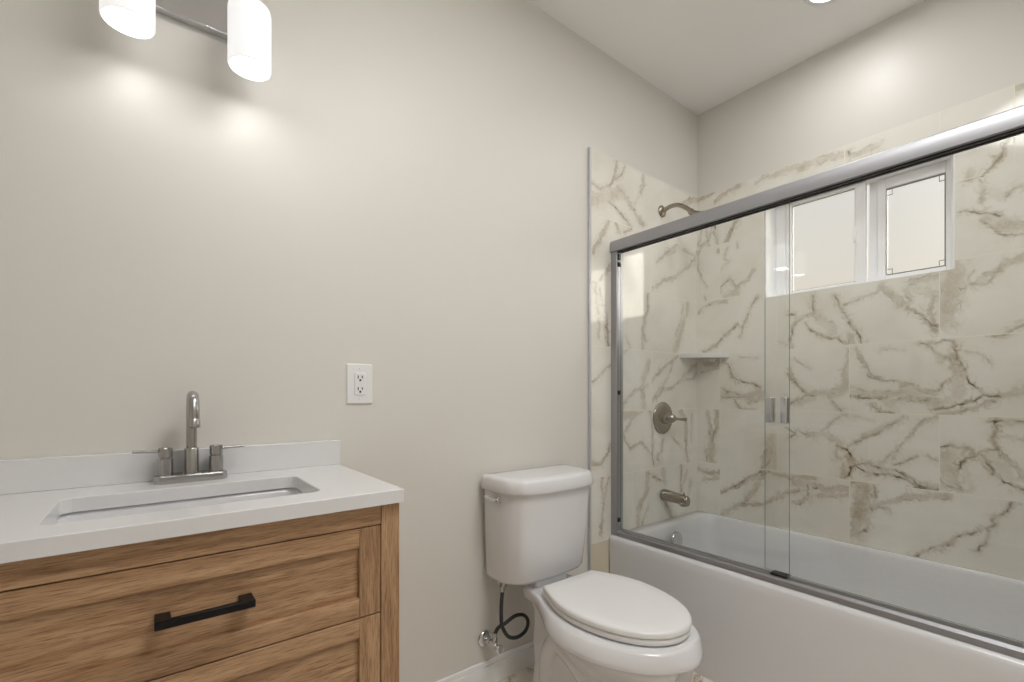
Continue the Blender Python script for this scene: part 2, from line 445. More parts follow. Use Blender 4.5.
# ------------------------------------------------------------------ tiled shower surround
VEINS_BACK=[(14,50,[-13,1826,-27,1867,-73,1880,-101,1960]),
(11,55,[-101,1960,-134,1848]),
(11,50,[-65,1944,-73,1851]),
(9,45,[-35,1952,-15,1878]),
(7,80,[-127,1826,-134,1813]),
(13,70,[-235,1950,-201,1922,-170,1847]),
(7,50,[-13,1810,-15,1743,-65,1644]),
(9,40,[-177,1824,-161,1772,-183,1752,-142,1706]),
(7,60,[-188,1655,-145,1629,-142,1590]),
(13,40,[-188,1655,-230,1606,-283,1642,-312,1686]),
(18,35,[-167,1570,-230,1598]),
(7,30,[-230,1839,-230,1811]),
(11,50,[-14,1505,-73,1544,-177,1547]),
(7,50,[-56,1588,-67,1559]),
(18,40,[-177,1547,-230,1580]),
(8,60,[-329,1545,-290,1474,-269,1432,-243,1353]),
(9,65,[-230,1419,-186,1382,-129,1333,-50,1285]),
(27,60,[-134,1232,-81,1218,-33,1237]),
(9,40,[-134,1200,-33,1177]),
(7,80,[-156,1239,-183,1213,-209,1153,-225,1134,-312,1112,-341,1095]),
(18,40,[-156,1236,-183,1213]),
(5,30,[-243,1249,-334,1236]),
(6,60,[-511,1402,-486,1372,-479,1276]),
(8,80,[-475,1435,-492,1432]),
(12,60,[-479,1180,-497,1123]),
(6,50,[-436,1306,-462,1291]),
(7,60,[-142,1094,-177,1078,-217,1067,-265,1052]),
(30,45,[-142,1059,-230,1047,-353,1067]),
(17,40,[-312,1110,-353,1067]),
(7,70,[-145,1041,-230,1044,-265,1050]),
(6,70,[-213,1029,-245,988,-312,983]),
(17,40,[-283,1022,-353,1045]),
(14,50,[-73,968,-81,879,-94,823]),
(27,60,[-94,823,-90,697]),
(14,65,[-123,972,-114,865,-90,815]),
(6,60,[-70,765,-66,695]),
(41,55,[-399,850,-362,705]),
(25,30,[-413,841,-413,711]),
(6,55,[-395,743,-353,694]),
(18,60,[-134,650,-73,639,-15,650]),
(11,50,[-129,619,-38,599]),
(17,60,[-381,683,-348,673,-269,622,-199,575,-145,548]),
(6,75,[-353,679,-275,633,-193,571]),
(17,50,[-367,676,-326,611,-305,572,-260,512,-209,474,-145,430]),
(12,60,[-255,503,-312,514,-362,520,-422,568,-479,597,-518,624]),
(10,50,[-376,680,-422,679,-475,669,-518,682]),
(16,50,[-449,673,-491,674,-551,687,-578,686]),
(31,40,[-491,655,-551,650]),
(8,60,[-551,650,-555,598]),
(12,60,[-559,599,-518,559,-491,554]),
(8,40,[-449,584,-505,606,-551,620]),
(26,60,[-571,654,-623,635,-707,653]),
(11,60,[-597,604,-707,625]),
(65,62,[-754,682,-759,615]),
(61,62,[-759,615,-749,545]),
(40,50,[-749,545,-734,465]),
(5,60,[-797,688,-804,635,-787,566,-770,486,-724,458]),
(6,80,[-722,682,-751,686]),
(4,50,[-770,528,-776,488]),
(14,50,[-894,651,-862,625,-820,612,-797,590]),
(7,50,[-820,595,-847,598]),
(5,40,[-716,1090,-754,1080,-797,1065,-830,1049]),
(5,80,[-716,1052,-820,1046,-840,1049]),
(28,40,[-716,1063,-787,1054,-894,1075]),
(17,40,[-847,1022,-894,1036]),
(5,80,[-790,1021,-822,990,-862,987]),
(5,70,[-782,1151,-790,1134,-830,1116,-894,1107]),
(6,70,[-471,1162,-491,1129,-549,1063]),
(6,80,[-549,1063,-525,1039,-477,1012]),
(6,80,[-551,1058,-583,1054]),
(26,45,[-578,1065,-642,1069,-690,1090,-698,1132,-693,1167]),
(19,40,[-642,1049,-707,1084]),
(16,30,[-471,1008,-578,1040]),
(9,50,[-647,1034,-687,984]),
(9,50,[-690,974,-647,935,-610,897]),
(6,80,[-473,891,-501,877,-477,860]),
(6,80,[-508,889,-545,880]),
(19,50,[-549,877,-623,882,-672,857,-690,824]),
(6,75,[-672,836,-707,825,-731,794,-737,760,-719,750]),
(33,55,[-707,797,-731,766]),
(7,50,[-672,844,-665,782,-690,782]),
(6,90,[-719,750,-707,714,-690,698]),
(11,50,[-693,761,-690,712]),
(6,75,[-737,760,-787,772,-820,756,-872,750,-894,741,-939,706,-1000,701]),
(5,90,[-742,753,-776,731,-840,733,-894,727,-939,698,-1000,697]),
(17,40,[-783,753,-840,744,-894,735,-939,710,-1000,708]),
(6,55,[-713,840,-759,878,-809,905,-852,941,-894,972]),
(18,40,[-764,890,-847,932]),
(5,70,[-759,883,-814,906]),
(7,45,[-820,776,-852,819,-882,836,-891,863]),
(10,40,[-882,842,-866,800]),
(11,20,[-724,965,-797,955]),
(5,65,[-866,776,-894,787,-915,808,-934,819]),
(5,50,[-782,717,-836,731]),
(6,80,[-578,1508,-575,1464,-581,1431]),
(8,60,[-578,1431,-539,1418,-491,1383,-479,1312,-488,1278]),
(30,30,[-581,1431,-634,1369,-654,1331]),
(6,80,[-565,1356,-594,1329,-634,1313,-672,1305,-702,1277]),
(8,40,[-545,1388,-565,1356]),
(7,70,[-657,1491,-684,1434,-713,1374,-737,1337,-756,1274]),
(7,40,[-695,1453,-787,1476,-830,1496]),
(15,40,[-713,1319,-724,1273]),
(24,45,[-825,1503,-862,1468,-887,1423]),
(11,60,[-734,1255,-759,1198,-787,1142,-820,1122]),
(9,50,[-707,1253,-707,1209,-693,1167,-690,1124]),
(5,35,[-491,1231,-567,1176]),
(4,30,[-820,1248,-894,1236]),
(9,80,[-1185,1969,-1174,1936,-1158,1904,-1144,1874,-1121,1851,-1112,1849]),
(8,60,[-1060,1850,-1097,1848,-1117,1847]),
(16,35,[-1086,1877,-1084,1853]),
(8,50,[-1113,1834,-1120,1803,-1117,1762]),
(9,50,[-1217,1780,-1193,1778,-1177,1759]),
(24,20,[-1130,1789,-1170,1758]),
(5,60,[-1058,1739,-1110,1723,-1162,1689]),
(6,60,[-1113,1693,-1162,1626,-1217,1607,-1297,1573]),
(41,42,[-1135,1687,-1172,1655,-1217,1632,-1319,1580]),
(58,42,[-1038,1536,-1041,1473,-1032,1414,-1018,1335]),
(4,30,[-1093,1511,-1070,1451,-1058,1357]),
(9,50,[-1084,1460,-1121,1482]),
(15,50,[-1121,1482,-1170,1512]),
(23,45,[-1170,1514,-1217,1540,-1297,1589]),
(5,60,[-1084,1463,-1125,1460,-1162,1502]),
(20,45,[-915,1503,-999,1511]),
(7,80,[-910,1404,-939,1378,-973,1337,-996,1321]),
(10,60,[-986,1434,-977,1387,-982,1341]),
(33,25,[-925,1473,-990,1438]),
(10,40,[-904,1473,-910,1428]),
(7,80,[-972,1337,-982,1313,-993,1304]),
(9,60,[-1142,1270,-1177,1275,-1217,1299,-1297,1348]),
(6,60,[-946,1261,-990,1255,-1013,1264,-1043,1258]),
(8,50,[-958,1257,-990,1224,-1027,1196]),
(6,90,[-1043,1255,-1047,1207,-1058,1171,-1076,1128,-1093,1096,-1125,1059]),
(29,60,[-1036,1207,-1045,1153,-1058,1134]),
(16,30,[-999,1208,-1004,1185]),
(6,60,[-1041,1129,-1009,1099,-996,1074]),
(38,30,[-1049,1115,-1054,1037]),
(6,90,[-1125,1059,-1105,1045,-1070,1026,-1036,1010,-996,1007]),
(6,80,[-1125,1054,-1158,1060]),
(8,70,[-1145,1040,-1080,1004,-1027,988,-1000,983]),
(13,50,[-894,1104,-943,1082,-990,1063]),
(20,50,[-894,1043,-943,1037,-973,1037]),
(5,80,[-943,1039,-967,1040]),
(20,35,[-1158,1060,-1217,1073,-1297,1103]),
(34,33,[-894,1075,-952,1055]),
(26,35,[-973,1032,-1027,1037]),
(5,40,[-1073,1223,-1110,1206,-1142,1172]),
(10,50,[-1000,977,-952,956,-924,917,-894,860]),
(10,60,[-973,820,-998,811]),
(23,50,[-894,655,-958,668,-1030,683]),
(6,80,[-1004,861,-1032,869,-1058,862,-1084,862,-1097,837]),
(6,80,[-1081,829,-1097,837,-1117,861,-1150,866]),
(6,80,[-1081,829,-1054,802,-1049,738,-1060,703]),
(51,48,[-1021,832,-1032,736]),
(6,60,[-1004,739,-1027,716,-1058,710]),
(16,25,[-1067,800,-1089,711]),
(7,95,[-1148,968,-1150,926,-1144,892,-1150,864]),
(9,80,[-1138,965,-1217,968,-1276,963]),
(4,35,[-1155,921,-1184,909,-1215,904]),
(12,50,[-1150,864,-1182,826,-1217,786,-1276,742]),
(6,80,[-1121,843,-1142,781,-1162,759,-1193,740,-1217,736,-1276,725]),
(12,50,[-1110,831,-1138,784]),
(42,25,[-1138,845,-1182,776]),
(6,70,[-1191,687,-1174,653,-1150,629,-1145,601,-1132,575,-1121,533,-1101,491]),
(8,70,[-1113,570,-1054,531,-1000,479,-958,453,-924,422]),
(18,60,[-15,2128,-73,2130,-112,2144]),
(13,50,[-112,2080,-156,2108,-240,2125]),
(17,45,[-324,2105,-376,2126]),
(20,40,[-386,2113,-475,2117,-543,2119]),
(7,80,[-709,2106,-713,2079]),
(23,40,[-518,2110,-638,2108,-713,2100]),
(18,40,[-720,2084,-817,2086]),
(18,40,[-1198,2120,-1217,2124,-1254,2125])]
VEINS_LEFT=[(10,55,[1520,1986,1579,1974,1639,2010,1677,2057,1688,2134]),
(8,50,[1745,2120,1723,2084,1688,2051]),
(54,35,[1526,1913,1653,1968,1723,1996]),
(19,40,[1520,1920,1526,1896]),
(16,45,[1688,2014,1758,1982,1804,1939,1881,1880]),
(12,40,[1794,1937,1893,1890]),
(8,60,[1632,1933,1723,1899,1794,1849,1734,1813]),
(16,50,[1677,1865,1700,1802]),
(13,65,[1632,1859,1599,1795,1557,1731,1526,1681]),
(16,50,[1881,2122,1887,2078,1862,2038]),
(6,30,[1858,2034,1820,1966]),
(23,50,[2225,2067,2321,2116,2361,2127]),
(9,60,[2244,2065,2292,2120]),
(9,50,[1993,1725,2076,1785,2176,1843]),
(22,35,[2072,1777,2179,1830]),
(13,50,[1937,1565,2046,1640,2147,1668,2254,1732,2346,1800,2361,1852]),
(11,40,[2221,1831,2346,1817]),
(10,60,[1921,1551,1921,1479,1895,1429,1881,1358,1901,1326]),
(31,40,[2267,1545,2244,1467,2188,1346,2151,1286]),
(6,40,[2225,1529,2206,1453,2160,1370]),
(21,45,[1881,1373,1881,1276]),
(11,55,[2176,1263,2076,1208,1987,1157]),
(29,40,[1927,1220,1874,1106,1889,999]),
(11,40,[2133,1228,2076,1134,1937,1020]),
(11,50,[1954,1024,2046,1084,2147,1099,2206,1136]),
(18,45,[2206,1136,2298,1199,2361,1227]),
(9,40,[2235,1137,2331,1149,2361,1183]),
(12,40,[1731,1016,1812,1077,1927,1107,1978,1147]),
(32,35,[1742,962,1838,981]),
(10,40,[1742,880,1789,940,1874,980]),
(23,50,[2206,972,2252,923,2259,816]),
(9,35,[2312,954,2302,813]),
(8,60,[1937,981,1954,899,1959,834,1954,766,1970,710]),
(12,50,[1731,865,1782,805,1874,830,1937,767]),
(9,60,[2046,831,2034,774,1993,737,2020,720]),
(18,60,[2252,817,2252,775,2273,700]),
(5,40,[2124,845,2216,776]),
(21,50,[1921,675,1913,588,1850,517,1838,426]),
(8,40,[1921,508,1863,416]),
(8,60,[1927,672,2046,618]),
(11,80,[2206,685,2206,550]),
(9,60,[2076,507,2116,427]),
(26,30,[2046,687,2063,614]),
(23,30,[2298,581,2263,489]),
(14,40,[2263,655,2216,554]),
(11,50,[1539,1551,1569,1369,1562,1311]),
(10,70,[1612,1422,1628,1285]),
(8,50,[1572,1525,1599,1439,1612,1305]),
(6,50,[1643,1196,1526,1115]),
(11,60,[1656,846,1616,788,1577,751,1524,754]),
(15,40,[1524,760,1579,751]),
(11,60,[1585,692,1592,577,1577,426]),
(8,50,[1632,687,1599,588,1592,493]),
(10,50,[1660,1665,1572,1565]),
(6,40,[1753,1329,1782,1284,1738,1258])]
ROWS = [0.405, 0.693, 0.983, 1.274, 1.563, 1.851, 2.137]
def grid_coords(lo, hi, joints, step=0.0035, half=0.0011):
    base = np.arange(lo, hi, step)
    js = np.array(sorted(j for j in joints if lo + 0.003 < j < hi - 0.003))
    if len(js):
        keep = np.all(np.abs(base[:, None] - js[None]) > half * 1.6, axis=1)
        base = base[keep]
        base = np.concatenate([base, js - half, js + half])
    return np.unique(np.concatenate([np.sort(base), [lo, hi]]))

def tile_wall(name, lo, hi, joints_of_row, veins, place, hole=None, seed=0.0):
    allj = sorted({j for r in joints_of_row for j in r})
    hj = []
    u = grid_coords(lo, hi, allj); v = grid_coords(ROWS[0], ROWS[-1], ROWS[1:-1])
    if hole:
        u = np.unique(np.concatenate([u[(np.abs(u[:, None] - np.array(hole[:2])[None]) > 0.0015).all(1)], hole[:2]]))
        v = np.unique(np.concatenate([v[(np.abs(v[:, None] - np.array(hole[2:])[None]) > 0.0015).all(1)], hole[2:]]))
    nu, nv = len(u), len(v)
    U, V = np.meshgrid(u, v)                       # [nv, nu]
    rows = np.array(ROWS)
    def tile_id(uu, vv):
        r = np.clip(np.searchsorted(rows, vv, side='right') - 1, 0, len(rows) - 2)
        out = np.zeros(uu.shape, int)
        for k in range(len(rows) - 1):
            sel = r == k
            out[sel] = k * 100 + np.searchsorted(np.array(joints_of_row[k] or [99.0]), uu[sel])
        return out
    uf, vf = U.ravel(), V.ravel()
    tid = tile_id(uf, vf)
    nz = np.empty((len(uf), 7)); ridge = np.empty(len(uf))
    for i in range(len(uf)):
        p = Vector((uf[i] + seed, vf[i], tid[i] * 3.1))
        a = noise.noise(p * 22); b = noise.noise(p * 22 + Vector((31, 7, 3)))
        c = noise.noise(p * 75); d = noise.noise(p * 75 + Vector((11, 5, 9)))
        nz[i] = (a, b, c, d, noise.noise(p * 48 + Vector((3, 71, 2))), noise.noise(p * 140), noise.noise(p * 30 + Vector((9, 1, 40))))
        ridge[i] = 1 - abs(noise.noise(p * 34 + Vector((a, b, 0)) * 0.9 + Vector((55, 8, 1))) * 1.6)
    du = uf + nz[:, 0] * 0.0075 + nz[:, 2] * 0.0058 + nz[:, 5] * 0.0012
    dv = vf + nz[:, 1] * 0.0075 + nz[:, 3] * 0.0058
    vein = np.zeros(len(uf)); crack = np.zeros(len(uf))
    for wmm, st, flat in veins:
        pts = np.array(flat, float).reshape(-1, 2) / 1000
        w_ = max(wmm / 1000, 0.004) * 0.5
        thin = wmm <= 9
        st = st / 100
        for a, b in zip(pts, pts[1:]):
            pad = w_ * 3 + 0.035
            sel = (uf > min(a[0], b[0]) - pad) & (uf < max(a[0], b[0]) + pad) & (vf > min(a[1], b[1]) - pad) & (vf < max(a[1], b[1]) + pad)
            if not sel.any(): continue
            m = (a + b) / 2
            sel &= tid == tile_id(np.array([m[0]]), np.array([m[1]]))[0]
            ix = np.nonzero(sel)[0]
            if not len(ix): continue
            d = b - a; L = max(math.sqrt(d @ d), 1e-5)
            pu, pv_ = du[ix] - a[0], dv[ix] - a[1]
            t = np.clip((pu * d[0] + pv_ * d[1]) / (L * L), 0, 1)
            dist = np.hypot(pu - t * d[0], pv_ - t * d[1])
            side = (pu * d[1] - pv_ * d[0]) / L              # signed offset across the line
            inside = np.clip(1 - np.maximum(dist - np.abs(side), 0) / 0.004, 0, 1)
            md = nz[ix, 4]
            # soft band, mottled, wider and paler than the line itself
            wb = (w_ * (1.25 if thin else 0.98) + (0.004 if thin else 0.0022)) * (1 + 0.6 * md)
            band = np.clip(1.35 - dist / wb * 0.75, 0, 1) ** 1.3
            vein[ix] = np.maximum(vein[ix], band * st * (0.80 + 0.55 * nz[ix, 1] + 0.35 * nz[ix, 5]) * (0.75 if thin else 1.0))
            # feathered halo with small side veins
            halo = np.exp(-(dist / (w_ + 0.016)) ** 2) * st
            vein[ix] = np.maximum(vein[ix], halo * (0.17 + 0.6 * np.clip((ridge[ix] - 0.86) / 0.14, 0, 1)))
            crack[ix] = np.maximum(crack[ix], halo * 0.35 * np.clip((ridge[ix] - 0.93) / 0.07, 0, 1))
            # thin dark line: down the middle of thin veins, along the rims of wide ones
            if thin:
                off = 0.0008 * md
                cw = 0.0017 + 0.0012 * st
                lvl = np.clip(0.42 + 1.5 * nz[ix, 6] + 0.5 * nz[ix, 3], 0.04, 1.15)
                q = np.clip(1.5 - np.abs(side - off) / cw, 0, 1) * inside
                crack[ix] = np.maximum(crack[ix], q * st * lvl)
            else:
                for sg in (-1, 1):
                    off = sg * wb * 0.88
                    lvl = np.clip(0.10 + 1.3 * sg * nz[ix, 6] + 0.35 * nz[ix, 0], 0, 1)
                    q = np.clip(1.4 - np.abs(side - off) / 0.0024, 0, 1) * inside
                    crack[ix] = np.maximum(crack[ix], q * st * 1.15 * lvl)
                vein[ix] = np.maximum(vein[ix], 0)
    me = bpy.data.meshes.new(name)
    co = place(uf, vf)
    idx = np.arange(nu * nv).reshape(nv, nu)
    quad = np.stack([idx[:-1, :-1], idx[:-1, 1:], idx[1:, 1:], idx[1:, :-1]], -1).reshape(-1, 4)
    uc = ((U[:-1, :-1] + U[1:, 1:]) / 2).ravel(); vc = ((V[:-1, :-1] + V[1:, 1:]) / 2).ravel()
    gm = np.zeros(len(uc), int)
    for j in ROWS[1:-1]: gm[np.abs(vc - j) < 0.0011] = 1
    rr = np.clip(np.searchsorted(rows, vc, side='right') - 1, 0, len(rows) - 2)
    for k in range(len(rows) - 1):
        for j in joints_of_row[k]: gm[(rr == k) & (np.abs(uc - j) < 0.0011)] = 1
    if hole:
        keep = ~((uc > hole[0]) & (uc < hole[1]) & (vc > hole[2]) & (vc < hole[3]))
        quad, gm = quad[keep], gm[keep]
    me.from_pydata(co.tolist(), [], quad.tolist())
    me.materials.append(M['tile']); me.materials.append(M['grout'])
    me.polygons.foreach_set('material_index', gm.astype(np.int32))
    for nm, arr in (('vein', vein), ('crack', crack)):
        at = me.attributes.new(nm, 'FLOAT', 'POINT'); at.data.foreach_set('value', arr.astype(np.float32))
    me.update()
    o = bpy.data.objects.new(name, me); C.objects.link(o)
    s = o.modifiers.new('tile_thickness', 'SOLIDIFY'); s.thickness = 0.0095; s.offset = -1.0
    struct(o)
    return o

TX0 = 1.515
back_j = [[1.80, 2.373], [1.66], [1.95], [1.66, 2.25], [1.95], [2.046]]
o = tile_wall('wall_shower_back', TX0, XR, back_j, VEINS_LEFT, lambda u, v: np.stack([u, np.full_like(u, -0.010), v], 1), seed=4.0)
even, odd = [-1.30, -0.713, -0.140], [-1.50, -1.002, -0.420]
right_j = [even, [-1.50, -1.002, -0.422, -0.140], even, odd, even, [-1.196, -1.002, -0.695]]
tile_wall('wall_shower_right', -1.54, -0.010, right_j, VEINS_BACK, lambda u, v: np.stack([np.full_like(u, XR - 0.010), -0.0 + u, v], 1)[:, :], hole=(WY0, WY1, WZ0, WZ1), seed=9.0)
# metal edge strip where the tile meets the paint
MB().box(TX0-0.012, TX0, -0.012, 0, 0.0, 2.139, 0.001, 1).build('trim_1', M['satin'])['kind'] = 'structure'
# tile below the tub line, left of the apron
MB().box(TX0, 1.632, -0.010, 0, 0.0, 0.4045).build('trim_3', plain('beige_tile', srgb(205, 196, 176), 0.12))['kind'] = 'structure'

# ------------------------------------------------------------------ the window
win = bpy.data.objects.new('window_1', None); C.objects.link(win); win.location = (2.49, -0.70, WZ0); struct(win)
f = MB()
fx0, fx1 = 2.478, 2.560
f.box(fx0, fx1, WY1-0.050, WY1-0.006, WZ0+0.006, WZ1-0.006, 0.003)       # left upright
f.box(fx0, fx1, WY0+0.006, WY0+0.030, WZ0+0.006, WZ1-0.006, 0.003)       # right upright
f.box(fx0, fx1, WY0+0.030, WY1-0.050, WZ1-0.032, WZ1-0.006, 0.003)       # head
f.box(fx0, fx1, WY0+0.030, WY1-0.050, WZ0+0.006, WZ0+0.022, 0.003)       # sill
f.box(2.538, fx1, -0.800, -0.7385, WZ0+0.006, WZ1-0.006, 0.002)                # meeting upright
f.build('window_frame', M['vinyl'], win)
s = MB()      # sliding sash, nearer
s.box(2.484, 2.512, -0.438, -0.413, 1.555, 2.000, 0.003)
s.box(2.484, 2.512, -0.738, -0.698, 1.555, 2.000, 0.003)
s.box(2.484, 2.512, -0.698, -0.438, 1.985, 2.000, 0.003)
s.box(2.484, 2.512, -0.698, -0.438, 1.555, 1.566, 0.003)
s.box(2.511, 2.545, -0.730, -0.705, 1.555, 2.000)
s1 = s.build('sliding_sash', M['vinyl'], win)
MB().box(2.494, 2.499, -0.699, -0.437, 1.560, 1.986).build('window_pane', M['frost'], s1)
gk = MB(); gk.box(2.4925, 2.4945, -0.698, -0.438, 1.5655, 1.5685); gk.box(2.4925, 2.4945, -0.698, -0.438, 1.9825, 1.9855); gk.box(2.4925, 2.4945, -0.6985, -0.6960, 1.566, 1.985); gk.box(2.4925, 2.4945, -0.4405, -0.4380, 1.566, 1.985)
gk.build('glazing_bead', plain('grey_gasket', srgb(120, 118, 120), 0.5), s1)
k = MB(); k.box(2.474, 2.486, -0.706, -0.694, 1.74, 1.80, 0.003); k.build('sash_latch', M['vinyl'], s1)
s = MB()      # fixed sash, set back
s.box(2.522, 2.548, -0.800, -0.770, 1.552, 2.003, 0.003)
s.box(2.522, 2.548, -1.016, -0.994, 1.552, 2.003, 0.003)
s.box(2.522, 2.548, -0.994, -0.800, 1.955, 2.003, 0.003)
s.box(2.522, 2.548, -0.994, -0.800, 1.552, 1.578, 0.003)
s2 = s.build('fixed_sash', M['vinyl'], win)
MB().box(2.533, 2.538, -0.996, -0.798, 1.576, 1.957).build('window_pane', M['frost'], s2)
s = MB()
gy0, gy1, gz0, gz1, b_ = -0.992, -0.802, 1.580, 1.953, 0.0022
for a in ((gy0, gy1, gz0, gz0+b_), (gy0, gy1, gz1-b_, gz1), (gy0, gy0+b_, gz0, gz1), (gy1-b_, gy1, gz0, gz1)): s.box(2.5225, 2.5335, *a)
for yy, sy in ((gy0, 1), (gy1, -1)):
    for zz, sz in ((gz0, 1), (gz1, -1)):
        y2, z2 = yy + sy*0.020, zz + sz*0.026
        s.box(2.530, 2.5332, min(y2, y2-sy*b_), max(y2, y2-sy*b_), min(zz, z2), max(zz, z2))
        s.box(2.530, 2.5332, min(yy, y2), max(yy, y2), min(z2, z2-sz*b_), max(z2, z2-sz*b_))
s.build('glazing_bead', plain('grey_gasket', srgb(120, 118, 120), 0.5), s2)

# ================================================================== vanity
van = thing('vanity_cabinet', 'light oak vanity cabinet with shaker drawer fronts under the white quartz top', 'cabinet', (0.075, -0.22, 0.0))
VX0, VX1, VY, VZ = -0.275, 0.428, -0.445, 0.8295
b = MB()
b.box(VX0, VX0+0.018, VY+0.02, -0.005, 0.10, VZ); b.box(VX1-0.018, VX1, VY+0.02, -0.005, 0.0, VZ, 0.001, 1)
b.box(VX0, VX1, VY+0.02, -0.005, 0.10, 0.118); b.box(VX0, VX1, -0.02, -0.005, 0.10, 0.75)
b.build('carcass', M['wood_v'], van)
MB().box(VX0+0.019, VX1-0.019, VY+0.024, VY+0.032, 0.12, 0.80).build('inner_backing', M['dark'], van)
for x0, x1 in ((VX0, VX0+0.0415), (VX1-0.0415, VX1)):
    MB().box(x0, x1, VY, VY+0.022, 0.0, VZ, 0.0012, 1).build('corner_post', M['wood_v'], van)
MB().box(VX0+0.042, VX1-0.042, VY, VY+0.022, 0.7860, VZ, 0.0012, 1).build('top_rail', M['wood_h'], van)
MB().box(VX0+0.042, VX1-0.042, VY, VY+0.022, 0.12, 0.170, 0.0012, 1).build('bottom_rail', M['wood_h'], van)
def drawer(z0, z1, grip):
    x0, x1, st = VX0+0.0435, VX1-0.0435, 0.0450
    d = MB(); d.mi = 1
    d.box(x0, x0+st, VY-0.0005, VY+0.020, z0, z1, 0.001, 1); d.box(x1-st, x1, VY-0.0005, VY+0.020, z0, z1, 0.001, 1)
    d.mi = 0
    d.box(x0+st, x1-st, VY-0.0005, VY+0.020, z1-0.040, z1, 0.001, 1); d.box(x0+st, x1-st, VY-0.0005, VY+0.020, z0, z0+0.040, 0.001, 1)
    d.box(x0+st-0.003, x1-st+0.003, VY+0.009, VY+0.017, z0+0.038, z1-0.038)
    o = d.build('drawer', [M['wood_h'], M['wood_v']], van)
    hz = (z0 + z1) / 2 + grip
    h_ = MB()
    h_.box(0.002, 0.144, VY-0.032, VY-0.022, hz-0.0066, hz+0.0066, 0.001, 1)
    for hx in (0.002, 0.122): h_.box(hx, hx+0.022, VY-0.0235, VY+0.010, hz-0.005, hz+0.005, 0.001, 1)
    h_.build('pull_handle', M['black'], o)
drawer(0.5995, 0.7840, 0.0035)
drawer(0.408, 0.597, 0.0)
drawer(0.172, 0.4055, 0.0)

# quartz top with an undermount basin
top = thing('countertop', 'white quartz vanity top with backsplash and a rectangular undermount sink', 'countertop', (0.075, -0.23, 0.83))
CX0, CX1, CY, ZC = -0.283, 0.431, -0.462, 0.8585
sx0, sx1, sy0, sy1, sr = -0.142, 0.283, -0.378, -0.143, 0.022
def plan_ring(r_in, z): return rrect(r_in[0], r_in[1], r_in[2], r_in[3], r_in[4], z)
b = MB()
outer_t = rrect(CX0, CX1, CY, -0.002, 0.002, ZC); 
rings = [rrect(sx0, sx1, sy0, sy1, sr, 0.830), rrect(sx0, sx1, sy0, sy1, sr, ZC-0.0015), rrect(sx0-0.0015, sx1+0.0015, sy0-0.0015, sy1+0.0015, sr, ZC),
         rrect(CX0+0.0015, CX1-0.0015, CY+0.0015, -0.002, 0.002, ZC), rrect(CX0, CX1, CY, -0.002, 0.002, ZC-0.0015), rrect(CX0, CX1, CY, -0.002, 0.002, 0.830), rrect(sx0, sx1, sy0, sy1, sr, 0.830)]
b.loft(rings, (False, False), smooth=False)
b.build('slab', M['quartz'], top)
MB().box(CX0, CX1+0.004, -0.020, -0.001, ZC, 0.9285, 0.0015, 2).build('backsplash', M['quartz'], top)
b = MB()
e = 0.004
R_ = [(0, 0.8295, sr), (e, 0.8285, sr), (-0.002, 0.80, 0.03), (-0.012, 0.74, 0.04), (-0.03, 0.708, 0.05), (-0.06, 0.702, 0.04)]
b.loft([rrect(sx0-g, sx1+g, sy0-g, sy1+g, r, z) for g, z, r in ((0.016, 0.829, 0.03), (0.004, 0.829, sr), (0.003, 0.81, sr), (-0.004, 0.755, 0.03), (-0.018, 0.718, 0.04), (-0.045, 0.706, 0.05), (-0.10, 0.703, 0.015))], (False, True))
basin = b.build('sink_basin', M['ceramic'], top, subsurf=1)
MB().lathe([(0.0, 0.7062), (0.012, 0.7062), (0.020, 0.7055), (0.0225, 0.7035)], (0.0735, -0.26, 0), caps=(False, False)).build('sink_drain', M['nickel'], basin)

# faucet
fc = thing('faucet', 'brushed nickel two-handle faucet standing on the quartz top behind the sink', 'faucet', (0.0735, -0.060, ZC))
b = MB()
def stadium(x0, x1, y0, y1, z, k=0.016):
    return [(x0, y0+k, z), (x0+k*0.6, y0, z), (x1-k*0.6, y0, z), (x1, y0+k, z), (x1, y1-k, z), (x1-k*0.6, y1, z), (x0+k*0.6, y1, z), (x0, y1-k, z)]
b.loft([stadium(0.002, 0.145, -0.089, -0.033, ZC), stadium(0.002, 0.145, -0.089, -0.033, ZC+0.0155), stadium(0.005, 0.142, -0.086, -0.036, ZC+0.0180)], smooth=False)
b.build('base_plate', M['nickel'], fc)
b = MB()
zb = ZC + 0.017
b.lathe([(0.0150, zb), (0.0150, 0.934), (0.0140, 0.936), (0.0110, 0.9365)], (0.0735, -0.060, 0))
b.tube([(0.0735, -0.060, 0.93), (0.0735, -0.060, 1.005), (0.0735, -0.0605, 1.026), (0.0735, -0.072, 1.050), (0.0735, -0.096, 1.0605), (0.0735, -0.118, 1.051), (0.0735, -0.1275, 1.028), (0.0735, -0.129, 1.006)],
       [0.0108]*4 + [0.0110, 0.0113, 0.0116, 0.0117], n=24)
sp = b.build('spout', M['nickel'], fc, sharp=40)
b = MB(); b.lathe([(0.0115, 0), (0.0128, 0.002), (0.0128, 0.019), (0.0105, 0.0205)], (0.0735, -0.1290, 1.0075), (0, -0.05, -1)); b.build('aerator', M['nickel'], sp, sharp=40)
for sx in (-1, 1):
    hx = 0.0735 + sx * 0.0495
    b = MB(); b.lathe([(0.0150, zb), (0.0150, 0.914), (0.0130, 0.9155), (0.0130, 0.9175), (0.0140, 0.9185), (0.0140, 0.938), (0.0125, 0.9395)], (hx, -0.060, 0))
    hd = b.build('faucet_handle', M['nickel'], fc, sharp=40)
    b = MB(); b.tube([(hx + sx*0.012, -0.060, 0.9315), (hx + sx*0.035, -0.060, 0.9325), (hx + sx*0.060, -0.060, 0.9335)], 0.0036, res=2); b.build('lever', M['nickel'], hd, sharp=50)

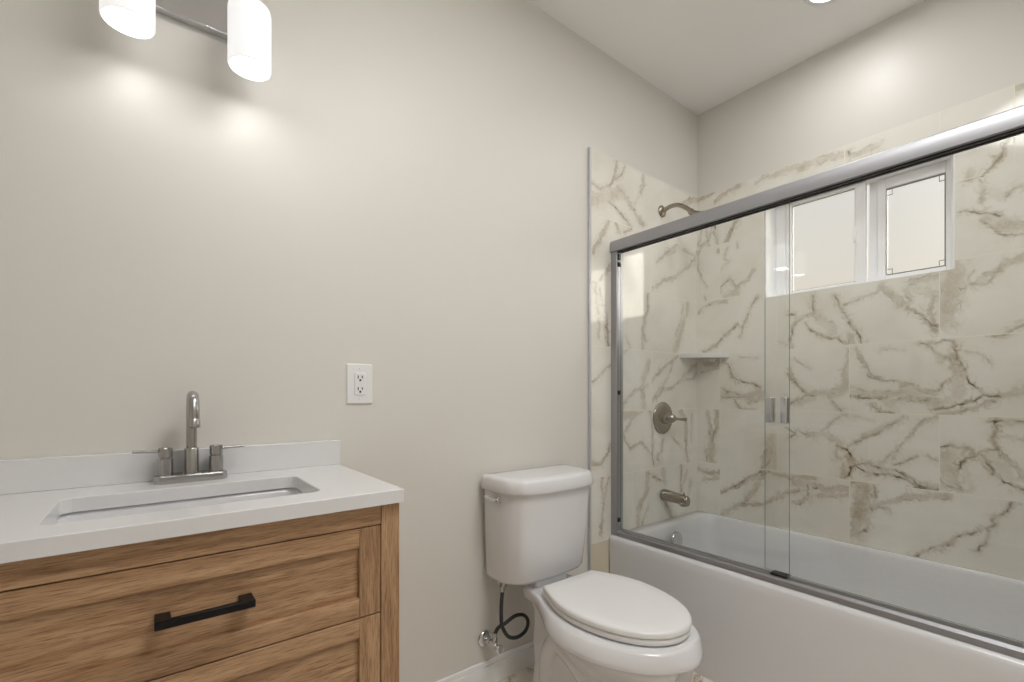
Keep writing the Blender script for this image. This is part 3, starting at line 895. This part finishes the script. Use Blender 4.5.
# ================================================================== outlet
ot = thing('wall_outlet', 'white duplex outlet on the wall right above the end of the vanity backsplash', 'outlet', (0.497, -0.001, 1.094))
b = MB()
def prect(x0, x1, z0, z1, r, y): return [(p[0], y, p[1]) for p in rrect(x0, x1, z0, z1, r, 0)]
b.loft([prect(0.4575, 0.5365, 1.033, 1.155, 0.004, 0.0), prect(0.4575, 0.5365, 1.033, 1.155, 0.004, -0.003), prect(0.461, 0.533, 1.0365, 1.1515, 0.004, -0.0065)], smooth=False)
b.build('cover_plate', M['plastic'], ot)
b = MB()
b.loft([prect(0.4805, 0.5135, 1.0605, 1.1275, 0.002, -0.006), prect(0.4805, 0.5135, 1.0605, 1.1275, 0.002, -0.0085), prect(0.4815, 0.5125, 1.0615, 1.1265, 0.002, -0.009)], smooth=False)
rc = b.build('receptacle', M['plastic'], ot)
for zc_ in (1.1115, 1.0765):
    b = MB()
    b.box(0.4892, 0.4921, -0.0094, -0.0080, zc_-0.002, zc_+0.008); b.box(0.5019, 0.5046, -0.0094, -0.0080, zc_-0.001, zc_+0.0075)
    b.lathe([(0.0034, 0), (0.0034, 0.0014)], (0.497, -0.0080, zc_-0.0065), (0, -1, 0), 12)
    b.build('socket_slots', M['slot'], rc)
b = MB(); b.box(0.4925, 0.5015, -0.0098, -0.0085, 1.0915, 1.0935); b.box(0.4925, 0.5015, -0.0098, -0.0085, 1.0955, 1.0975); b.build('reset_button', M['plastic'], rc)
for zz in (1.0475, 1.1405):
    b = MB(); b.lathe([(0.003, 0), (0.003, 0.001), (0.0022, 0.0014)], (0.497, -0.0063, zz), (0, -1, 0), 12); b.build('cover_screw', M['plastic'], ot)

# ================================================================== vanity light
vl = thing('vanity_light', 'chrome bar wall light with two lit white glass cylinder shades above the sink', 'wall light', (0.073, -0.001, 2.02))
MB().box(-0.060, 0.206, -0.024, -0.001, 1.977, 2.085, 0.002, 2).build('back_plate', M['chrome'], vl)
for sxx in (-0.041, 0.187):
    b = MB()
    b.tube([(sxx, -0.022, 2.035), (sxx, -0.075, 2.037), (sxx, -0.112, 2.034), (sxx, -0.12, 2.015), (sxx, -0.12, 2.006)], 0.008, res=6)
    b.lathe([(0.030, 2.000), (0.030, 2.012), (0.022, 2.020), (0.012, 2.022)], (sxx, -0.12, 0))
    b.build('lamp_arm', M['chrome'], vl, sharp=45)
    b = MB(); r0 = 0.0465
    b.lathe([(0.020, 2.0035), (0.036, 2.003), (0.0445, 1.998), (r0, 1.988), (r0, 1.856), (r0-0.0012, 1.8525), (r0-0.0035, 1.852), (r0-0.0045, 1.855), (r0-0.0045, 1.986), (0.038, 1.997), (0.020, 1.9985)], (sxx, -0.12, 0), n=48, caps=(False, False))
    sh = b.build('glass_shade', M['shade'], vl, sharp=60)
    b = MB(); b.lathe([(0.0, 1.8600), (0.030, 1.8600), (0.0405, 1.8625), (0.0405, 1.8650), (0.0, 1.8650)], (sxx, -0.12, 0), n=40, caps=(False, False))
    b.build('diffuser', M['bulb'], sh)

# recessed tub light, and the added wide fill light
lab = ['small round recessed ceiling light above the bathtub', 'added wide flat round fill light over the floor in front of the toilet']
for (lx, ly, lw, lsz), lb in zip(LAMPS, lab):
    t = thing('ceiling_light', lb, 'ceiling light', (lx, ly, CEIL))
    b = MB(); rl = lsz / 2 + 0.003
    b.lathe([(rl, 0), (rl+0.017, 0), (rl+0.017, -0.004), (rl+0.010, -0.007), (rl, -0.005)], (lx, ly, CEIL), n=40, caps=(False, False)); b.build('trim_ring', M['trimw'], t)
    b = MB(); b.lathe([(0.0, -0.0035), (rl, -0.0035)], (lx, ly, CEIL), n=40, caps=(False, False)); b.build('lens', M['led'], t)

gx, gy, gz, gr = FILL_GLOBE  # added globe out of view, brightens ceiling and walls
t = thing('fill_globe', 'added opal fill globe close under the ceiling behind the camera', 'ceiling light', (gx, gy, CEIL))
b = MB(); b.lathe([(gr*math.sin(PI*(i+0.35)/24.7), -gr*math.cos(PI*(i+0.35)/24.7)) for i in range(25)], (gx, gy, gz), n=40); b.build('fill_globe_shell', M['globe'], t)
b = MB(); b.lathe([(0.070, CEIL-0.001), (0.070, CEIL-0.012), (0.050, CEIL-0.022), (0.045, gz+gr*0.955)], (gx, gy, 0), n=32); b.build('fill_globe_mount', M['nickel'], t)

# ================================================================== toilet
TXC = 1.145
TNK = 1.136
wc = thing('toilet', 'white two-piece toilet with closed lid between vanity and bathtub', 'toilet', (TXC, -0.40, 0.0))
def tank_ring(hw, yb, yf, ch, z, bow=0.012, n=5):
    """rounded tank plan: straight back, chamfered and bowed front"""
    ctrl = [(-hw, yb), (-hw, yf + ch*1.15), (-hw + ch*0.85, yf + 0.004)]
    m = 9
    front = []
    for i in range(m + 1):
        t = -1 + 2 * i / m
        x = t * (hw - ch*0.85)
        front.append((x, yf + 0.004 - bow * (1 - t*t)))
    def corner(p0, p1, p2, k=5, s=0.45):
        a = (p1[0] + (p0[0]-p1[0])*s, p1[1] + (p0[1]-p1[1])*s); c = (p1[0] + (p2[0]-p1[0])*s, p1[1] + (p2[1]-p1[1])*s)
        return [((1-t)**2*a[0] + 2*t*(1-t)*p1[0] + t*t*c[0], (1-t)**2*a[1] + 2*t*(1-t)*p1[1] + t*t*c[1]) for t in [j/k for j in range(k+1)]]
    r = 0.012
    pts = [(-hw + r, yb), (-hw + r*0.3, yb - r*0.3), (-hw, yb - r)]
    pts += corner((-hw, yb - 0.02), ctrl[1], ctrl[2], s=0.35)
    pts += corner(ctrl[1], ctrl[2], front[3], s=0.3)
    pts += front[2:-2]
    mir = [(-x, y) for x, y in corner(ctrl[1], ctrl[2], front[3], s=0.3)][::-1]
    pts += mir
    pts += [(-x, y) for x, y in corner((-hw, yb - 0.02), ctrl[1], ctrl[2], s=0.35)][::-1]
    pts += [(hw, yb - r), (hw - r*0.3, yb - r*0.3), (hw - r, yb)]
    return [(TNK + x, y, z) for x, y in pts]
b = MB()
b.loft([tank_ring(0.168, -0.030, -0.150, 0.045, 0.4045, 0.008), tank_ring(0.186, -0.024, -0.176, 0.05, 0.4105, 0.010), tank_ring(0.191, -0.021, -0.184, 0.05, 0.423, 0.012),
        tank_ring(0.195, -0.019, -0.205, 0.05, 0.58, 0.013), tank_ring(0.198, -0.018, -0.214, 0.05, 0.7285, 0.013)])
b.build('tank', M['ceramic'], wc, sharp=50)
b = MB()
b.loft([tank_ring(0.198, -0.016, -0.216, 0.052, 0.7255, 0.014), tank_ring(0.2075, -0.014, -0.226, 0.054, 0.7265, 0.014), tank_ring(0.2095, -0.013, -0.228, 0.054, 0.732, 0.014),
        tank_ring(0.206, -0.014, -0.224, 0.054, 0.764, 0.014), tank_ring(0.203, -0.016, -0.220, 0.054, 0.7705, 0.014), tank_ring(0.195, -0.022, -0.212, 0.05, 0.7755, 0.014), tank_ring(0.17, -0.05, -0.18, 0.04, 0.7765, 0.01)])
b.build('tank_lid', M['ceramic'], wc, sharp=60)
# flush lever on the chamfered left front corner
nx, ny = -0.97, -0.24
pv = Vector((TNK-0.197, -0.118, 0.700))
b = MB()
b.lathe([(0.0125, 0), (0.0125, 0.003), (0.009, 0.006)], pv, (nx, ny, 0), 20)
b.cyl(pv + Vector((nx, ny, 0))*0.004, pv + Vector((nx, ny, 0))*0.019, 0.0075)
b.tube([pv + Vector((nx, ny, 0))*0.016, pv + Vector((nx*0.016-0.006, ny*0.016+0.026, 0.003)), pv + Vector((nx*0.016-0.008, ny*0.016+0.052, 0.007))], [0.0062, 0.0058, 0.0068], res=5)
b.build('flush_lever', M['chrome'], wc, sharp=50)

# bowl and pedestal: half-width profiles along y, one per level
def outline(z, prof, n=13):
    """prof: (y, half width) from back to front tip"""
    ys = np.array([p[0] for p in prof]); ws = np.array([p[1] for p in prof])
    tt = np.concatenate([[0], np.cumsum(np.hypot(np.diff(ys), np.diff(ws)))]); tt /= tt[-1]
    # Catmull-Rom through the profile
    pts = []
    P = [Vector((a, c)) for a, c in prof]
    P = [Vector((2*P[0].x-P[1].x, P[0].y))] + P + [Vector((P[-2].x, -P[-2].y))]
    res = 6
    for i in range(1, len(P) - 2):
        p0, p1, p2, p3 = P[i-1], P[i], P[i+1], P[i+2]
        for k in range(res):
            t = k / res
            pts.append(0.5 * ((2*p1) + (p2-p0)*t + (2*p0-5*p1+4*p2-p3)*t*t + (3*p1-p0-3*p2+p3)*t**3))
    left = [(TXC - max(q.y, 0.0), q.x, z) for q in pts]
    tip = [(TXC, prof[-1][0], z)]
    right = [(2*TXC - p[0], p[1], p[2]) for p in left[::-1]]
    return left + tip + right
def lv(z, yb, ys, ws, yf):
    return outline(z, list(zip([yb] + ys, ws)) + [(yf, 0.0)])
Y8 = [-0.20, -0.27, -0.34, -0.43, -0.53, -0.62, -0.685]
def scaled(z, yb, yf, wm):
    """foot / pedestal section: ellipse-like, widest in the middle"""
    prof = []
    for i, t in enumerate((0, 0.1, 0.22, 0.36, 0.52, 0.68, 0.83, 0.945)):
        y = yb + (yf - yb) * t
        w_ = wm * (0.86 + 0.14 * math.sin(min(t, 0.5) * PI)) if t < 0.5 else wm * math.sqrt(max(0.0, 1 - ((t - 0.5) / 0.5) ** 2.2))
        prof.append((y, w_))
    return outline(z, prof + [(yf, 0.0)])
def lift(ring, d=0.008): return [(x, y, z + d * max(0.0, min(1.0, (y + 0.37) / 0.20)) ** 1.2) for x, y, z in ring]
rim = lv(0.335, -0.120, Y8, [0.098, 0.112, 0.148, 0.188, 0.211, 0.200, 0.158, 0.098], -0.724)
rimt = lv(0.345, -0.120, Y8, [0.100, 0.114, 0.150, 0.188, 0.210, 0.199, 0.157, 0.096], -0.722)
rim0 = lv(0.331, -0.120, Y8, [0.097, 0.111, 0.147, 0.187, 0.210, 0.199, 0.157, 0.097], -0.722)
rim4 = lv(0.380, -0.128, Y8, [0.092, 0.104, 0.130, 0.156, 0.170, 0.162, 0.126, 0.070], -0.690)
rim2 = lv(0.372, -0.122, Y8, [0.104, 0.118, 0.146, 0.176, 0.193, 0.182, 0.144, 0.086], -0.706)
rim3 = lv(0.379, -0.126, Y8, [0.100, 0.112, 0.138, 0.166, 0.182, 0.172, 0.135, 0.078], -0.698)
und = lv(0.326, -0.125, Y8, [0.074, 0.084, 0.122, 0.166, 0.190, 0.180, 0.140, 0.080], -0.703)
b = MB()
b.loft([scaled(0.0, -0.140, -0.560, 0.112), scaled(0.018, -0.140, -0.558, 0.110), scaled(0.040, -0.147, -0.545, 0.096), scaled(0.12, -0.150, -0.535, 0.084),
        scaled(0.19, -0.148, -0.560, 0.092), lv(0.25, -0.150, Y8, [0.074, 0.078, 0.094, 0.114, 0.124, 0.114, 0.084, 0.030], -0.632), lv(0.298, -0.146, Y8, [0.072, 0.078, 0.106, 0.142, 0.162, 0.152, 0.116, 0.060], -0.676), lift(und), lift(rim0), lift(rim), lift(rimt, 0.006), lift(rim2, 0.0), rim3, rim4])
for sx in (-1, 1):      # trapway showing on both flanks
    b.tube([(TXC+sx*0.060, -0.47, 0.075), (TXC+sx*0.066, -0.42, 0.155), (TXC+sx*0.074, -0.345, 0.228), (TXC+sx*0.068, -0.275, 0.235), (TXC+sx*0.062, -0.225, 0.165), (TXC+sx*0.060, -0.215, 0.06), (TXC+sx*0.060, -0.215, 0.004)],
           [0.030, 0.038, 0.042, 0.042, 0.040, 0.040, 0.044], n=18)
b.build('bowl', M['ceramic'], wc, sharp=58)
b = MB(); b.box(TXC-0.075, TXC+0.075, -0.165, -0.06, 0.370, 0.407, 0.012, 3); b.build('tank_seat_pad', M['ceramic'], wc)
# seat ring and lid
def seat_ring(z, g, n=48):
    """plan of the lid: straight hinge edge at the back, long rounded front"""
    yb, yf, yw, hw = -0.236 - g, -0.685 + g, -0.425, 0.176 - g
    pts = []
    for i in range(n + 1):
        t = i / n
        if t < 0.40:
            k = t / 0.40
            y = yb + (yw - yb) * k; w_ = hw * (0.665 + 0.335 * math.sin(k * PI / 2))
        else:
            a = (t - 0.40) / 0.60 * PI / 2
            y = yw + (yf - yw) * math.sin(a) ; w_ = hw * math.cos(a) ** 0.96 if a < PI/2 - 1e-6 else 0.0
        pts.append((w_, y))
    L = [(TXC + 0.006 - w_, y, z) for w_, y in pts]
    Rr = [(TXC + 0.006 + w_, y, z) for w_, y in pts[:-1]][::-1]
    return L + Rr
b = MB()
b.loft([seat_ring(0.3835, 0.012), seat_ring(0.3855, 0.004), seat_ring(0.3890, 0.002), seat_ring(0.3985, 0.002), seat_ring(0.4020, 0.005)])
b.build('seat', M['plastic'], wc, sharp=50)
b = MB()
b.loft([seat_ring(0.4040, 0.005), seat_ring(0.4060, 0.0005), seat_ring(0.4165, 0.0), seat_ring(0.4210, 0.003), seat_ring(0.4230, 0.010), seat_ring(0.4240, 0.05)])
b.build('seat_lid', M['plastic'], wc, sharp=50)
for sx in (-1, 1): MB().box(TXC+sx*0.078-0.018, TXC+sx*0.078+0.018, -0.244, -0.212, 0.376, 0.404, 0.006, 3).build('seat_hinge', M['plastic'], wc)

# ------------------------------------------------------------------ water supply
sl = thing('supply_hose', 'black braided water hose looping from the toilet tank down to the wall valve', 'hose', (0.955, -0.09, 0.30))
SX, SY = 0.966, -0.085
hose = [(0.966, -0.100, 0.392), (0.962, -0.099, 0.340), (0.963, -0.096, 0.295), (0.972, -0.090, 0.258), (1.002, -0.085, 0.228), (1.042, -0.083, 0.212), (1.080, -0.080, 0.222), (1.094, -0.076, 0.250), (1.078, -0.072, 0.276), (1.042, -0.070, 0.284), (1.000, -0.068, 0.270), (0.972, -0.066, 0.245), (0.958, -0.064, 0.214)]
hose = [(x if x < 0.975 else 0.975 + (x - 0.975) * 1.06, y, z - 0.030 * min(1.0, max(0.0, (x - 0.955) / 0.04))) for x, y, z in hose]
b = MB(); b.tube(hose, 0.0066, n=14, res=8); b.build('hose', M['braid'], sl)
b = MB(); b.lathe([(0.015, 0.4105), (0.016, 0.405), (0.016, 0.396), (0.012, 0.392), (0.0095, 0.378), (0.008, 0.374)], (hose[0][0], hose[0][1], 0), n=12); b.build('coupling_nut', M['nickel'], sl, sharp=35)
e0 = Vector(hose[-1])
b = MB(); b.lathe([(0.0085, 0.006), (0.0085, -0.012), (0.010, -0.014), (0.010, -0.026), (0.0085, -0.028)], e0, (0.0, 0.0, 1), n=12); b.build('coupling_nut', M['nickel'], sl, sharp=35)
vb = e0 + Vector((0, 0, -0.040))
va = thing('shutoff_valve', 'chrome shutoff valve with round flange on the wall above the baseboard', 'valve', (vb.x, 0, vb.z))
b = MB(); b.lathe([(0.030, 0.0), (0.030, 0.003), (0.026, 0.008), (0.015, 0.011), (0.013, 0.011)], (vb.x, -0.0005, vb.z), (0, -1, 0), 32); b.build('flange', M['chrome'], va, sharp=50)
b = MB()
b.cyl((vb.x, -0.009, vb.z), (vb.x, vb.y - 0.012, vb.z), 0.009); b.cyl((vb.x, vb.y, vb.z-0.008), (vb.x, vb.y, vb.z+0.0125), 0.0085); b.cyl((vb.x, -0.022, vb.z), (vb.x, -0.040, vb.z), 0.0125, 6)
b.build('valve_body', M['chrome'], va, sharp=40)
b = MB(); b.cyl((vb.x, vb.y-0.010, vb.z), (vb.x, vb.y-0.026, vb.z), 0.0055)
b.lathe([(0.011*1.0, 0.0), (0.0155, 0.003), (0.0155, 0.008), (0.011, 0.011)], (vb.x, vb.y-0.024, vb.z), (0, -1, 0), 10)
b.build('valve_handle', M['chrome'], va, sharp=35)

# ================================================================== bathtub
tub = thing('bathtub', 'white alcove bathtub with a plain apron behind the sliding glass doors', 'bathtub', (2.0, -0.77, 0.0))
bx0, bx1, by0, by1, RZ = 1.632, XR - 0.0105, -1.538, -0.0105, 0.425
b = MB()
def tr(g0x, g1x, g0y, g1y, r, z): return rrect(bx0+g0x, bx1-g1x, by0+g0y, by1-g1y, r, z, 8)
b.loft([tr(0.006, 0, 0, 0, 0.004, 0.0), tr(0.002, 0, 0, 0, 0.004, 0.20), tr(0, 0, 0, 0, 0.004, 0.380), tr(0.0, 0, 0, 0, 0.004, 0.410), tr(0.004, 0.001, 0.001, 0.001, 0.005, 0.420), tr(0.013, 0.003, 0.003, 0.003, 0.006, RZ),
        tr(0.078, 0.030, 0.085, 0.055, 0.055, RZ+0.001), tr(0.088, 0.036, 0.095, 0.063, 0.062, RZ-0.003), tr(0.094, 0.041, 0.102, 0.068, 0.07, RZ-0.014), tr(0.098, 0.046, 0.115, 0.072, 0.08, 0.36), tr(0.105, 0.060, 0.19, 0.085, 0.09, 0.25),
        tr(0.120, 0.080, 0.27, 0.105, 0.10, 0.13), tr(0.150, 0.110, 0.33, 0.135, 0.10, 0.085), tr(0.21, 0.17, 0.42, 0.20, 0.08, 0.072)], (True, True))
b.build('tub_shell', M['acrylic'], tub, sharp=70)
b = MB(); b.lathe([(0.041, 0.0), (0.041, 0.004), (0.036, 0.010), (0.012, 0.013), (0.006, 0.011)], (2.010, by1-0.098, 0.354), (0, -1, 0.09), 32)
b.build('overflow_plate', M['chrome'], tub, sharp=50)
b = MB(); b.lathe([(0.034, 0.0725), (0.032, 0.077), (0.015, 0.079), (0.010, 0.086), (0.004, 0.087)], (2.0, -0.30, 0), n=28); b.build('tub_drain', M['chrome'], tub)

# ================================================================== sliding shower doors
fr = thing('shower_door_frame', 'silver aluminium shower frame with header, wall post and bottom track on the tub rim', 'door frame', (1.67, -0.77, RZ))
YE = -1.537
b = MB()      # header: extruded rounded profile along y
hp = [(1.690, 1.716), (1.690, 1.750), (1.682, 1.757), (1.660, 1.7575), (1.648, 1.7555), (1.641, 1.750), (1.637, 1.740), (1.6355, 1.728), (1.6360, 1.714), (1.6375, 1.7045), (1.642, 1.7025), (1.690, 1.7045)]
b.loft([[(x, y, z) for x, z in hp] for y in (YE, -0.0105)], smooth=True)
hd = b.build('header_rail', M['alu_head'], fr, sharp=30)
b = MB()
b.box(1.6475, 1.6585, YE, -0.045, 1.6985, 1.7026)
b.box(1.668, 1.678, YE, -0.045, 1.6985, 1.7032)
b.build('runner_slot_shade', M['rubber'], hd)  # glass slots as black strips, the shade of the gap put into the colour
b = MB()
b.box(1.645, 1.690, -0.044, -0.0105, RZ+0.003, 1.716, 0.002, 2)
po = b.build('wall_post', M['alu'], fr)
b = MB()
b.box(1.645, 1.690, YE, YE+0.033, RZ+0.003, 1.716, 0.002, 2); b.build('wall_post', M['alu'], fr)
for z0, z1 in ((1.665, 1.690), (1.635, 1.655), (1.06, 1.078), (0.488, 0.506)):
    MB().box(1.650, 1.664, -0.050, -0.044, z0, z1, 0.001, 1).build('bumper', M['rubber'], po)
b = MB()
tp = [(1.648, RZ+0.0015), (1.699, RZ+0.0015), (1.699, RZ+0.020), (1.694, RZ+0.022), (1.692, RZ+0.014), (1.679, RZ+0.012), (1.677, RZ+0.026), (1.674, RZ+0.026), (1.672, RZ+0.012), (1.658, RZ+0.010), (1.655, RZ+0.021), (1.651, RZ+0.019)]
tp = [(1.648, RZ+0.0015), (1.699, RZ+0.0015), (1.699, RZ+0.024), (1.690, RZ+0.026), (1.662, RZ+0.024), (1.652, RZ+0.017)]
b.loft([[(x, y, z) for x, z in tp] for y in (YE, -0.0105)], smooth=False)
b.build('bottom_track', M['alu_dark'], fr)
MB().box(1.660, 1.694, -0.742, -0.690, RZ+0.0245, RZ+0.033, 0.002, 2).build('door_guide', M['rubber'], fr)

def sheet(x0, x1, y0, y1, label, hy, hside):
    t = thing('sliding_glass_door', label, 'glass door', ((x0+x1)/2, (y0+y1)/2, 0.46))
    g = MB().box(x0, x1, y0, y1, 0.457, 1.7020)
    g.bm.normal_update()
    for fc_ in g.bm.faces: fc_.material_index = 0 if abs(fc_.normal.x) > 0.5 else 1
    g.build('glass_panel', [M['glass'], M['glass_edge']], t)
    for xs, sg in ((x0, -1), (x1, 1)):
        h_ = MB()
        xa, xb = sorted((xs + sg*0.0003, xs + sg*0.013))
        h_.box(xa, xb, hy-0.0105, hy+0.0105, 0.965, 1.052, 0.003, 2)
        h_.build('door_pull', M['chrome'], t)
    return t
sheet(1.660, 1.666, -0.750, -0.052, 'left sliding shower glass panel, in front, reaching the tiled faucet wall', -0.737, 1)
sheet(1.680, 1.686, -1.500, -0.664, 'right sliding shower glass panel, set behind, in front of the window', -0.682, 1)

# ================================================================== shower fittings
sh = thing('showerhead', 'brushed nickel shower head on a bent arm high on the tiled faucet wall', 'shower head', (2.045, -0.010, 1.985))
b = MB(); b.lathe([(0.030, 0), (0.030, 0.003), (0.022, 0.010), (0.010, 0.013)], (2.035, -0.0105, 1.985), (0, -1, 0), 28); b.build('wall_flange', M['nickel_warm'], sh, sharp=50)
b = MB(); b.tube([(2.035, -0.018, 1.985), (2.036, -0.060, 1.995), (2.040, -0.100, 1.990), (2.048, -0.135, 1.968), (2.054, -0.158, 1.945)], 0.0105, n=16); b.build('shower_arm', M['nickel_warm'], sh)
b = MB(); b.lathe([(0.013, 0), (0.015, 0.006), (0.015, 0.018), (0.018, 0.024), (0.032, 0.050), (0.044, 0.062), (0.046, 0.072), (0.042, 0.076), (0.036, 0.074)], (2.053, -0.154, 1.949), (0.16, -0.62, -0.77), 32)
b.build('spray_head', M['nickel_warm'], sh, sharp=50)
sv = thing('shower_valve', 'round brushed nickel shower valve with lever handle on the tiled faucet wall', 'shower valve', (2.040, -0.010, 0.941))
b = MB(); b.lathe([(0.081, 0), (0.081, 0.003), (0.077, 0.008), (0.050, 0.013), (0.030, 0.015)], (2.040, -0.0105, 0.941), (0, -1, 0), 48); b.build('escutcheon', M['nickel_warm'], sv, sharp=50)
b = MB(); b.lathe([(0.030, 0), (0.029, 0.018), (0.024, 0.034), (0.020, 0.048), (0.014, 0.056), (0.005, 0.058)], (2.040, -0.025, 0.941), (0, -1, 0), 28)
b.tube([(2.048, -0.066, 0.941), (2.090, -0.070, 0.936), (2.130, -0.072, 0.933), (2.146, -0.072, 0.932)], [0.0085, 0.006, 0.0085, 0.0105], n=14)
b.build('lever_handle', M['nickel_warm'], sv, sharp=50)
ts = thing('tub_spout', 'brushed nickel tub spout below the shower valve on the tiled wall', 'spout', (2.045, -0.010, 0.553))
b = MB()
def oring(x, y, z, rx, rz, n=24): return [(x + rx*math.cos(2*PI*i/n), y, z + rz*math.sin(2*PI*i/n)) for i in range(n)]
b.loft([oring(2.045, -0.0105, 0.553, 0.027, 0.027), oring(2.045, -0.016, 0.553, 0.030, 0.030), oring(2.045, -0.040, 0.5525, 0.028, 0.029), oring(2.045, -0.090, 0.549, 0.024, 0.026), oring(2.045, -0.125, 0.546, 0.0225, 0.026), oring(2.045, -0.145, 0.543, 0.0215, 0.025), oring(2.045, -0.150, 0.542, 0.019, 0.0225)])
b.lathe([(0.017, 0), (0.020, -0.004), (0.0205, -0.018), (0.016, -0.020)], (2.045, -0.127, 0.536), (0, 0, 1), 20)
b.build('spout_body', M['nickel_warm'], ts, sharp=55)
b = MB(); b.cyl((2.045, -0.128, 0.566), (2.045, -0.128, 0.582), 0.0045); b.build('diverter_knob', M['nickel_warm'], ts)

# corner shelf
b = MB()
def qr(r, z, n=18):
    cx, cyy = XR - 0.0105, -0.0105
    return [(cx, cyy, z)] + [(cx - r*math.cos(PI/2*i/n), cyy - r*math.sin(PI/2*i/n), z) for i in range(n+1)]
b.loft([qr(0.172, 1.249), qr(0.178, 1.252), qr(0.178, 1.270), qr(0.174, 1.273)], smooth=False)
tag(b.build('corner_shelf', M['ceramic']), 'white quarter-round soap shelf in the tiled shower corner', 'shelf')
